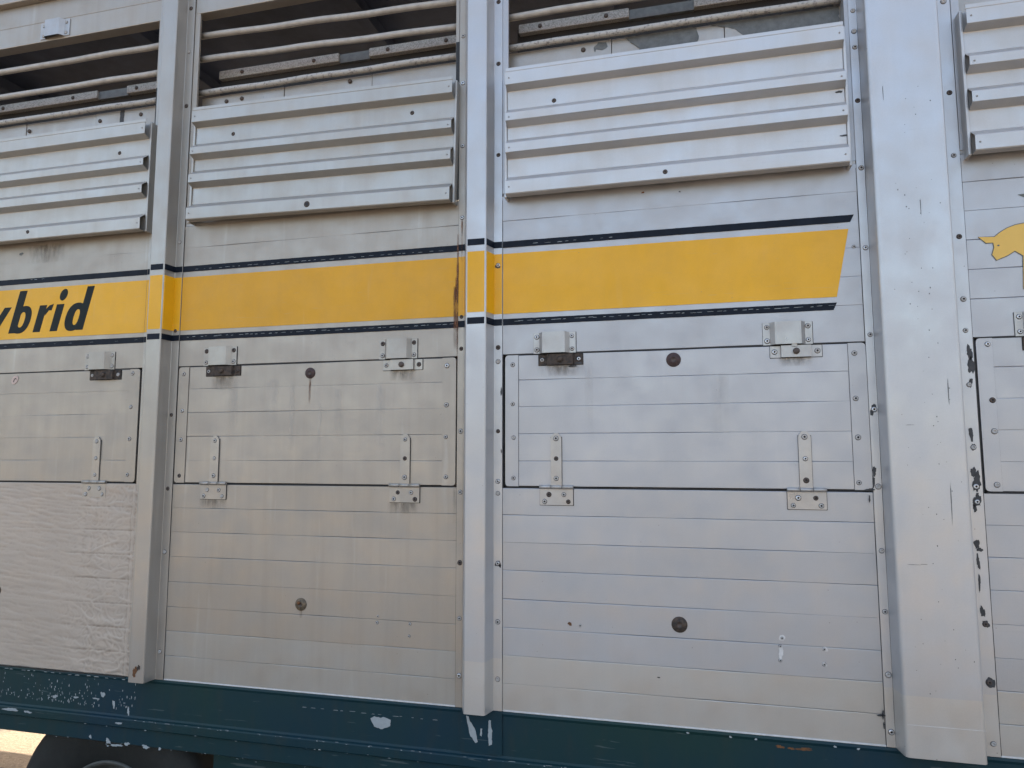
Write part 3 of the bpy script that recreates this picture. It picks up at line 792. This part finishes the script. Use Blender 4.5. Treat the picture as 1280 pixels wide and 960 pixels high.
SL = .27
def letter(parts, holes=None):
    """parts: filled outlines at slightly stepped depths; each (polygon, ring_inner or None)"""
    vs, fs = [], []
    for k, (poly, inner) in enumerate(parts):
        y = -.0016 - .0002 * k
        b = len(vs)
        if inner is None:
            n = len(poly)
            vs += [(x, y, z) for x, z in poly] + [(x, y + .0004 + .0002 * k, z) for x, z in poly]
            fs.append(tuple(range(b, b + n)))
            fs += [(b + i, b + (i + 1) % n, b + n + (i + 1) % n, b + n + i) for i in range(n)]
        else:
            n = len(poly)
            vs += [(x, y, z) for x, z in poly] + [(x, y, z) for x, z in inner]
            fs += [(b + i, b + (i + 1) % n, b + n + (i + 1) % n, b + n + i) for i in range(n)]
    o = obj('letter', fix(mesh_from('letter', vs, fs, ['navy_scuffed'])), T)
    return o
def ell(cx, cz, a, b, n=36, p=2.3):
    out = []
    for i in range(n):
        t = 2 * math.pi * i / n
        c, s = math.cos(t), math.sin(t)
        ux = a * math.copysign(abs(c) ** (2 / p), c); uz = b * math.copysign(abs(s) ** (2 / p), s)
        out.append((cx + ux + SL * uz, cz + uz))
    return out
TOPZ, BASEZ, XH = 2.5118, 2.3385, 2.447
def stem(xt, w, zt, zb): return [(xt, zt), (xt + w, zt), (xt + w - SL * (zt - zb), zb), (xt - SL * (zt - zb), zb)]
L_y = letter([(stem(-2.6913, .0365, XH, XH - .001) and [(-2.6913, XH), (-2.6549, XH), (-2.757, 2.305), (-2.797, 2.305)], None),
              ([(-2.775, XH), (-2.738, XH), (-2.7265, 2.372), (-2.750, 2.352)], None)])
L_b = letter([(stem(-2.6181, .0385, TOPZ, BASEZ), None), (ell(-2.6000, 2.3925, .0455, .0565), ell(-2.6005, 2.3925, .0150, .0310))])
L_r = letter([(stem(-2.5126, .0367, XH, BASEZ), None), ([(-2.484, 2.428), (-2.466, 2.444), (-2.4431, 2.4503), (-2.4532, 2.4237), (-2.466, 2.4245), (-2.486, 2.403)], None)])
L_i = letter([(stem(-2.4283, .0375, XH, BASEZ), None), (ell(-2.3972, 2.4845, .0185, .0235, p=2), None)])
L_d = letter([(stem(-2.2832, .0345, TOPZ, BASEZ), None), (ell(-2.3370, 2.3920, .0450, .0565), ell(-2.3300, 2.3905, .0130, .0315))])
L_y['label'] = 'letter y'; L_b['label'] = 'letter b'; L_r['label'] = 'letter r'; L_i['label'] = 'letter i'; L_d['label'] = 'letter d'

pig = [(.8223, 2.4669), (.8624, 2.4646), (.8757, 2.4756), (.8947, 2.4875), (.9156, 2.4951), (.9361, 2.4985), (1.02, 2.504), (1.12, 2.500), (1.20, 2.482), (1.235, 2.45),
       (1.235, 2.40), (1.222, 2.32), (1.19, 2.31), (1.185, 2.36), (1.15, 2.375), (1.04, 2.37), (1.035, 2.31), (1.0, 2.31), (.995, 2.375), (.955, 2.378), (.950, 2.31), (.925, 2.31), (.930, 2.405), (.9109, 2.4196),
       (.892, 2.4077), (.864, 2.3963), (.8536, 2.413), (.8599, 2.434), (.858, 2.4475), (.8407, 2.4474)]
def grow(poly, d_):
    n = len(poly); out = []
    area = sum(poly[i][0] * poly[(i + 1) % n][1] - poly[(i + 1) % n][0] * poly[i][1] for i in range(n))
    sg = 1 if area > 0 else -1
    for i in range(n):
        a, p, c = Vector(poly[i - 1]), Vector(poly[i]), Vector(poly[(i + 1) % n])
        n1 = (p - a).normalized(); n2 = (c - p).normalized()
        nn = Vector((n1.y + n2.y, -n1.x - n2.x)) * sg
        if nn.length < 1e-6: nn = Vector((n1.y, -n1.x)) * sg
        nn.normalize(); out.append(tuple(p + nn * d_))
    return out
pd = obj('pig_decal', extrude_y('pig_decal', grow(pig, .0016), -.0013, -.0009, ['pig_line']), T)
pd['label'] = 'pale yellow pig silhouette with a grey outline'
obj('pig_fill', extrude_y('pig_fill', grow(pig, -.0007), -.0017, -.00135, ['pig_fill']), pd)
obj('pig_eye', extrude_y('pig_eye', blob_poly(.8711, 2.4385, .0028, .0028, 3, 10, .2), -.0020, -.00175, ['pig_line']), pd)
obj('bird_decal', extrude_y('bird_decal', [(.928, 2.5826), (.9416, 2.5747), (.99, 2.56), (1.03, 2.575), (1.05, 2.60), (.99, 2.588)], -.0015, -.0009, ['pig_line']), T)

# ------------------------------------------------------------------ round bolts on the lower boards, small fittings
def washer(x, z, r, mat, label=None):
    o = obj('washer', disc_profile('washer', [(r, 0), (r, -.002), (r * .93, -.0034), (r * .62, -.0030), (r * .54, -.0048), (r * .30, -.0056), (r * .24, -.003), (.001, -.003)],
                                   [mat, 'screw_rust'], [0, 0, 0, 0, 0, 1, 1, 1], 28), T, (x, 0, z))
    if label: o['label'] = label
    return o
washer(-.0363, 1.3411, .0235, 'rusty', 'black round bolt low on the grey panel')
washer(-1.3034, 1.3362, .0215, 'tan_rust', 'rusted round bolt low on the beige panel')
obj('bolt_tip', disc_profile('bolt_tip', [(.006, 0), (.0055, -.003), (.003, -.005), (.001, -.005)], ['rust_blob'], [0] * 4), T, (-1.309, -.0062, 1.342))
washer(-2.6226, 1.3231, .0175, 'rusty')
tg = obj('round_sticker', extrude_y('round_sticker', ell(-2.6136, 2.1485, .016, .0175, 24, 2), -.0022, -.0009, ['tag']), T)
obj('sticker_mark', extrude_y('sticker_mark', [(-2.621, 2.140), (-2.618, 2.139), (-2.612, 2.152), (-2.605, 2.149), (-2.604, 2.153), (-2.612, 2.156), (-2.617, 2.149)], -.0026, -.00225, ['seam']), tg)
screws(T, [(.2516, 1.3197), (.2464, 1.297), (.245, 1.2566), (.3644, 1.2959), (.3627, 1.2539), (-1.0162, 1.3121), (-1.0187, 1.2912), (-.9016, 1.2935), (-.9037, 1.2544), (-.336, 1.3211), (.4957, 2.4636)],
       0, [2, 0, 0, 0, 3, 3, 1, 1, 0, 0, 2], small=True)
chip(T, .2475, 1.278, .006, .020, 'white_line', seed=31, y=-.0006)
chip(T, .252, 1.3205, .0085, .0085, 'white_line', seed=32, y=-.0006, jag=.15)
chip(T, .3665, 1.296, .0075, .006, 'white_line', seed=33, y=-.0006)
chip(T, .3635, 1.254, .0065, .005, 'white_line', seed=34, y=-.0006)
chip(T, -.3685, 1.324, .0065, .0055, 'rust_blob', seed=35, y=-.0006)
chip(T, -.1005, 1.1835, .004, .002, 'primer', seed=36, y=-.0006)
# exposed primer along the wide post's right flange and round screws
CH = [(.7800, 2.135, .007, .020), (.7815, 2.098, .0075, .026), (.7775, 2.050, .005, .012), (.7700, 1.905, .006, .017), (.7735, 1.869, .006, .008),
      (.7690, 1.800, .006, .014), (.7760, 1.772, .0105, .026), (.7740, 1.722, .0100, .018), (.7670, 1.700, .005, .010),
      (.7660, 1.603, .006, .014), (.7720, 1.588, .007, .006), (.7665, 1.555, .004, .020), (.7660, 1.500, .003, .022), (.7690, 1.422, .006, .014),
      (.7750, 1.390, .0085, .009), (.7765, 1.236, .0115, .0140)]
for i, (x, z, a, b) in enumerate(CH): chip(T, x, z, a, b, 'primer', y=-.0032, seed=50 + i, jag=.12 if i == 15 else .4)
for i, (x, z, a, b) in enumerate([(-.6015, 2.479, .008, .011), (-.6010, 1.762, .007, .0065), (-.6005, 1.500, .0085, .010), (-.5940, 1.494, .005, .006),
                                   (.5265, 1.985, .0065, .008), (.5200, 1.970, .004, .012), (.5180, 1.800, .0055, .013), (.5150, 1.770, .003, .018)]):
    chip(T, x, z, a, b, 'primer', y=-.0032, seed=80 + i)
for i, (x, z, a, b) in enumerate([(-.5895, 2.055, .0025, .014), (-.5890, 1.86, .002, .006), (.5045, 1.748, .012, .004), (.502, 1.722, .002, .010), (.5075, 1.13, .0025, .012), (.503, 1.128, .012, .0025),
                                   (.5085, 1.102, .002, .008), (.470, 2.935, .009, .004), (.478, 2.797, .010, .003), (-.333, 2.141, .010, .0045), (-.352, 2.133, .014, .0035)]):
    yq = -.0612 if 2.7 < z < 3 and False else (-.0304 if z > 2.7 else (-.0034 if z < 2.1 or z > 2.16 else -.0038))
    chip(T, x, z, a, b, 'primer', y=yq - .0002, seed=100 + i)
rs = random.Random(5)
vs, fs = [], []
for k in range(70):
    x = rs.gauss(.665, .035); z = rs.uniform(1.2, 2.9); r_ = rs.uniform(.0007, .0020)
    if not .56 < x < .73: continue
    b = len(vs)
    vs += [(x + r_ * math.cos(a) * rs.uniform(.7, 1.1), -.0653, z + r_ * math.sin(a) * rs.uniform(.8, 1.6)) for a in (0, 1.05, 2.1, 3.14, 4.2, 5.25)]
    fs.append(tuple(range(b, b + 6)))
o = obj('paint_specks', mesh_from('paint_specks', vs, fs, ['peel']), PC); o['kind'] = 'stuff'
for i, (x, z, a, b) in enumerate([(.59, 1.55, .016, .0007), (.615, 1.552, .010, .0006), (.70, 2.02, .0012, .03), (.69, 1.72, .0010, .05), (.6, 1.93, .012, .0006), (.66, 2.55, .001, .02), (.58, 2.9, .001, .02)]):
    chip(PC, x, z, a, b, 'peel', y=-.0652, seed=700 + i, name='scratch')
box('crease_line', PC, .552, .7375, -.0656, -.0648, 1.1295, 1.1305, 'white_line')
for i, (z, b) in enumerate([(1.96, .006), (1.935, .012), (1.90, .009), (1.868, .004)]):
    for j in range(3):
        y = -.012 - .012 * j
        me = mesh_from('scratch', [(-1.8776 - .0003 * 0 + .00012 * 0 + (y + .003) * .0 , y, z - b * .6), (-1.8776, y - .003, z + b * .1), (-1.8776, y - .0005, z + b * .5)], [(0, 1, 2)], ['chip_and_glint'])
        t_ = (-y - .003) / .052
        for v in me.vertices: v.co.x = -1.878 + (-1.8837 + 1.878) * ((-v.co.y - .003) / .052) + .0004
        obj('scratch', me, PA)
# cut-off bits of old brackets
chip(T, -.1182, 2.6887, .0045, .003, 'rust_blob', seed=121, y=-.0006)
chip(T, -.0031, 2.6805, .0030, .002, 'primer', seed=122, y=-.0006)
chip(T, -2.628, 2.668, .010, .006, 'rust_blob', seed=123, y=-.0006).data.materials[0] = M['peel']

# ------------------------------------------------------------------ runs and stains
stain(T, -.7465, -.7385, 2.17, 2.60, -.0064, 'rust_run')
stain(T, -.7480, -.7370, 2.28, 2.50, -.0068, 'rust_run')
stain(T, -.7450, -.7395, 2.15, 2.47, -.0072, 'rust_run')
stain(T, -.7530, -.7440, 2.36, 2.45, -.0026, 'rust_run')
stain(T, -.7310, -.7255, 2.50, 2.65, -.0066, 'rust_run')
stain(T, -.7600, -.7440, 2.20, 2.42, -.0026, 'rust_run')
stain(T, -1.2985, -1.2885, 2.028, 2.122, -.0013, 'rust_run')
stain(T, -1.3090, -1.2970, 1.290, 1.325, -.0013, 'rust_run')
stain(T, -.7560, -.7400, 1.62, 2.16, -.0026, 'dirt_run')
for i, (x, z0, z1, w) in enumerate([(-1.60, 1.93, 2.14, .04), (-1.44, 1.95, 2.12, .05), (-1.36, 1.86, 2.10, .025), (-1.18, 1.90, 2.08, .03), (-1.02, 1.86, 2.1, .04), (-1.25, 1.80, 2.03, .015),
                                     (-.30, 1.9, 2.16, .03), (.1, 1.9, 2.1, .06)]):
    stain(T, x - w / 2, x + w / 2, z0, z1, -.0028, 'pale_run', 'water_stain')
stain(T, -1.70, -1.60, 2.085, 2.137, -.0028, 'dirt_run', 'dirt_stain')
stain(T, -.47, -.31, 2.10, 2.137, -.0028, 'dirt_run', 'dirt_stain')
stain(T, -.99, -.89, 2.10, 2.137, -.0028, 'dirt_run', 'dirt_stain')
stain(T, .27, .37, 2.11, 2.137, -.0028, 'dirt_run', 'dirt_stain')
stain(T, -2.60, -2.40, 2.62, 2.70, -.0028, 'dirt_run', 'dirt_stain')
stain(T, -1.73, -1.61, 1.655, 1.69, -.0028, 'dirt_run', 'dirt_stain')
stain(T, -.99, -.87, 1.65, 1.69, -.0028, 'dirt_run', 'dirt_stain')

# ------------------------------------------------------------------ chassis rail and running gear
rail = [(.02, 1.0445), (-.004, 1.0445), (-.006, 1.038), (-.003, 1.030), (-.003, .912), (-.006, .906), (-.016, .904), (-.018, .900), (-.018, .876), (-.016, .872), (-.008, .868), (-.008, .815), (.0, .810), (.06, .810), (.06, 1.015), (.02, 1.015)]
cr = obj('chassis_rail', extrude_x('chassis_rail', rail, XL, XR, ['chassis']), T)
cr['label'] = 'dark teal chassis rail'
obj('rail_joint_plate', extrude_z('rail_joint_plate', [(-.722, -.0035), (-.722, -.0080), (-.585, -.0080), (-.585, -.0035)], .914, 1.043, ['chassis']), T)
# lower lip of the boards, the light it catches painted into its colour
for (a, b) in ((-1.843, -.7425), (-.584, .5125), (.791, 1.84)):
    box('edge_trim_highlight', T, a, b, -.0022, .004, 1.0448, 1.0488, 'white_line', .0006)
for i in range(12):
    rs = random.Random(i)
    x = -3.0 + i * .087
    chip(T, x, 1.0455 + rs.uniform(-.002, .002), .045, .0024, 'seam', y=-.0092 + 0.001, seed=200 + i, name='joint_and_gap_shade')
scuffs_and_glints(-3.0, -2.0, 1.036, -.0078, 26, 'chip_and_glint', w=.003, seed=21)  # uneven pale line, painted for light caught along the panel bottom
# flaked white patches on the rail
def patch(pts, y, mat='chip_and_glint', name='paint_chip'):
    poly = []
    for i in range(len(pts)):
        a = Vector(pts[i]); b = Vector(pts[(i + 1) % len(pts)])
        n = max(1, int((b - a).length / .005))
        for k in range(n):
            q = a.lerp(b, k / n)
            poly.append((q.x + .0022 * noise.noise(Vector((q.x * 150, q.y * 150, 1))), q.y + .0022 * noise.noise(Vector((q.x * 150, q.y * 150, 8)))))
    obj(name, extrude_y(name, poly, y - .0004, y, [mat]), T)
patch([(-.702, 1.024), (-.694, 1.022), (-.690, 1.008), (-.672, .985), (-.664, .948), (-.672, .944), (-.690, .968), (-.698, 1.0)], -.0082)
patch([(-.628, 1.018), (-.622, 1.016), (-.621, .998), (-.617, .985), (-.618, .944), (-.628, .940), (-.630, .970)], -.0082)
patch([(-.655, .990), (-.650, .990), (-.651, .965), (-.656, .968)], -.0082)
patch([(-1.035, .985), (-1.02, .993), (-1.0, .989), (-.985, .993), (-.963, .986), (-.965, .966), (-.995, .954), (-1.02, .960)], -.0034)
for i, (x, z, a, b, m) in enumerate([(.235, 1.019, .012, .0035, 'rust_blob'), (.265, 1.017, .008, .003, 'rust_blob'), (.300, 1.0185, .020, .004, 'rust_blob'),
                                      (-1.92, 1.083, .008, .018, 'rust_blob'), (-1.905, 1.098, .006, .010, 'rusty'),
                                      (-2.50, .893, .03, .006, 'chip_and_glint'), (-2.42, .891, .016, .004, 'chip_and_glint'), (-2.06, .812, .012, .011, 'chip_and_glint'), (-2.035, .806, .03, .0045, 'chip_and_glint'),
                                      (-1.98, .815, .010, .006, 'chip_and_glint'), (-1.90, .813, .014, .006, 'chip_and_glint'), (-1.84, .812, .006, .004, 'chip_and_glint'), (-2.14, .825, .006, .005, 'chip_and_glint'),
                                      (-2.05, .945, .006, .012, 'chip_and_glint'), (-2.22, .955, .009, .004, 'chip_and_glint'), (-2.13, .958, .014, .0025, 'chip_and_glint'), (-2.315, .950, .011, .006, 'chip_and_glint'),
                                      (-1.985, .925, .004, .016, 'chip_and_glint'), (-2.10, .975, .012, .007, 'chip_and_glint'), (-2.01, .887, .012, .004, 'chip_and_glint')]):
    yq = -.0032 if z > .906 else (-.0182 if z > .872 else -.0082)
    if m in ('rust_blob', 'rusty') and x < -1.5: yq = -.0555
    chip(T, x, z, a, b, m, y=yq, seed=300 + i, jag=.5)
for x in (-.02, .10, .17, .38, .44):
    chip(T, x, 1.034, .004, .0025, 'chip_and_glint', y=-.0060, seed=int(x * 100) + 900)
rs = random.Random(77)
vs, fs = [], []
for k in range(260):
    x = rs.uniform(-2.75, -1.95); z = .93 + abs(rs.gauss(0, .045))
    if z > 1.035 or rs.random() > (.35 + .65 * (noise.noise(Vector((x * 9, z * 12, 4))) > 0)): continue
    a, c = rs.uniform(.0006, .0022), rs.uniform(.0012, .006)
    b = len(vs)
    vs += [(x + a * math.cos(t) * rs.uniform(.6, 1.2), -.0034, z + c * math.sin(t) * rs.uniform(.6, 1.2)) for t in (0, .9, 1.8, 2.7, 3.6, 4.5, 5.4)]
    fs.append(tuple(range(b, b + 7)))
for k in range(120):
    x = rs.uniform(-2.7, 1.0); z = rs.choice([.9052, .8735, .812]) + rs.gauss(0, .002)
    yq = -.0186 if .872 < z < .904 else (-.0186 if z > .9 else -.0084)
    if z >= .9035: z = .902
    a, c = rs.uniform(.001, .006), rs.uniform(.0005, .0016)
    b = len(vs)
    vs += [(x + a * math.cos(t) * rs.uniform(.6, 1.2), yq, z + c * math.sin(t) * rs.uniform(.6, 1.2)) for t in (0, .9, 1.8, 2.7, 3.6, 4.5, 5.4)]
    fs.append(tuple(range(b, b + 7)))
o = obj('paint_flecks', mesh_from('paint_flecks', vs, fs, ['chip_and_glint']), cr); o['kind'] = 'stuff'
scuffs_and_glints(-1.30, -.80, 1.000, -.0040, 14, 'chip_and_glint', w=.002, seed=61)
scuffs_and_glints(-2.0, .5, .9035, -.0186, 30, 'chip_and_glint', w=.0016, seed=62)

sg = box('side_guard', T, -1.66, XR, .045, .060, .50, .806, 'chassis', .004)
for y in (.62, 1.62):
    box('frame_beam', T, XL, XR, y, y + .08, .80, 1.018, 'chassis_dark')
for k in range(6): box('cross_member', T, -4.6 + k * 1.3, -4.52 + k * 1.3, .06, 2.30, .90, 1.018, 'chassis_dark')
box('far_chassis_rail', T, XL, XR, 2.28, 2.34, .84, 1.045, 'chassis')
obj('axle', extrude_x('axle', [(1.2 + .06 * math.cos(a * .6283), .455 + .06 * math.sin(a * .6283)) for a in range(10)], -2.16, -2.08, ['chassis_dark']), T)
def lathe_wheel(cx, cy, cz, Rr, w, face):
    """face = -1 towards the camera side"""
    n = 64
    tyre = [(Rr * .53, .012), (Rr * .58, -.004), (Rr * .78, -.016), (Rr * .90, -.010), (Rr * .965, .010), (Rr * .985, .022), (Rr, .040), (Rr, w - .04), (Rr * .97, w - .01), (Rr * .53, w)]
    rim = [(.03, .10), (Rr * .20, .10), (Rr * .22, .075), (Rr * .32, .085), (Rr * .41, .100), (Rr * .46, .06), (Rr * .485, .020), (Rr * .505, .006), (Rr * .530, .004), (Rr * .532, .03)]
    def lathe(name, prof, mat):
        vs, fs = [], []
        for (r, y) in prof:
            for i in range(n):
                a = 2 * math.pi * i / n
                vs.append((r * math.cos(a), -face * y if False else (y if face < 0 else -y), r * math.sin(a)))
        for k in range(len(prof) - 1):
            for i in range(n):
                j = (i + 1) % n
                fs.append((k * n + i, k * n + j, (k + 1) * n + j, (k + 1) * n + i))
        me = fix(mesh_from(name, vs, fs, [mat]))
        for p in me.polygons: p.use_smooth = True
        return me
    wh = obj('wheel', lathe('wheel', rim, 'rim'), T, (cx, cy, cz))
    wh['label'] = ('dusty wheel under the lettered panel' if cx > -3.5 else 'wheel beyond the left edge') if face < 0 else 'wheel on the far side'
    tb = bmesh.new(); tb.from_mesh(lathe('tyre', tyre, 'rubber'))
    me = bpy.data.meshes.new('tyre'); tb.to_mesh(me); tb.free(); me.materials.append(M['rubber'])
    for p in me.polygons: p.use_smooth = True
    obj('tyre', me, wh, (cx, cy, cz))
    for i in range(8):
        a = i * math.pi / 4
        s = obj('wheel_nut', disc_profile('wheel_nut', [(.012, 0), (.012, -.02), (.001, -.022)], ['rim'], [0, 0, 0], 6), wh, (cx + .10 * math.cos(a), cy + (.085 if face < 0 else -.085), cz + .10 * math.sin(a)))
lathe_wheel(-2.15, .10, .4526, .4526, .26, -1)
lathe_wheel(-3.80, .10, .4526, .4526, .26, -1)
lathe_wheel(-2.15, 2.24, .4526, .4526, .26, 1)
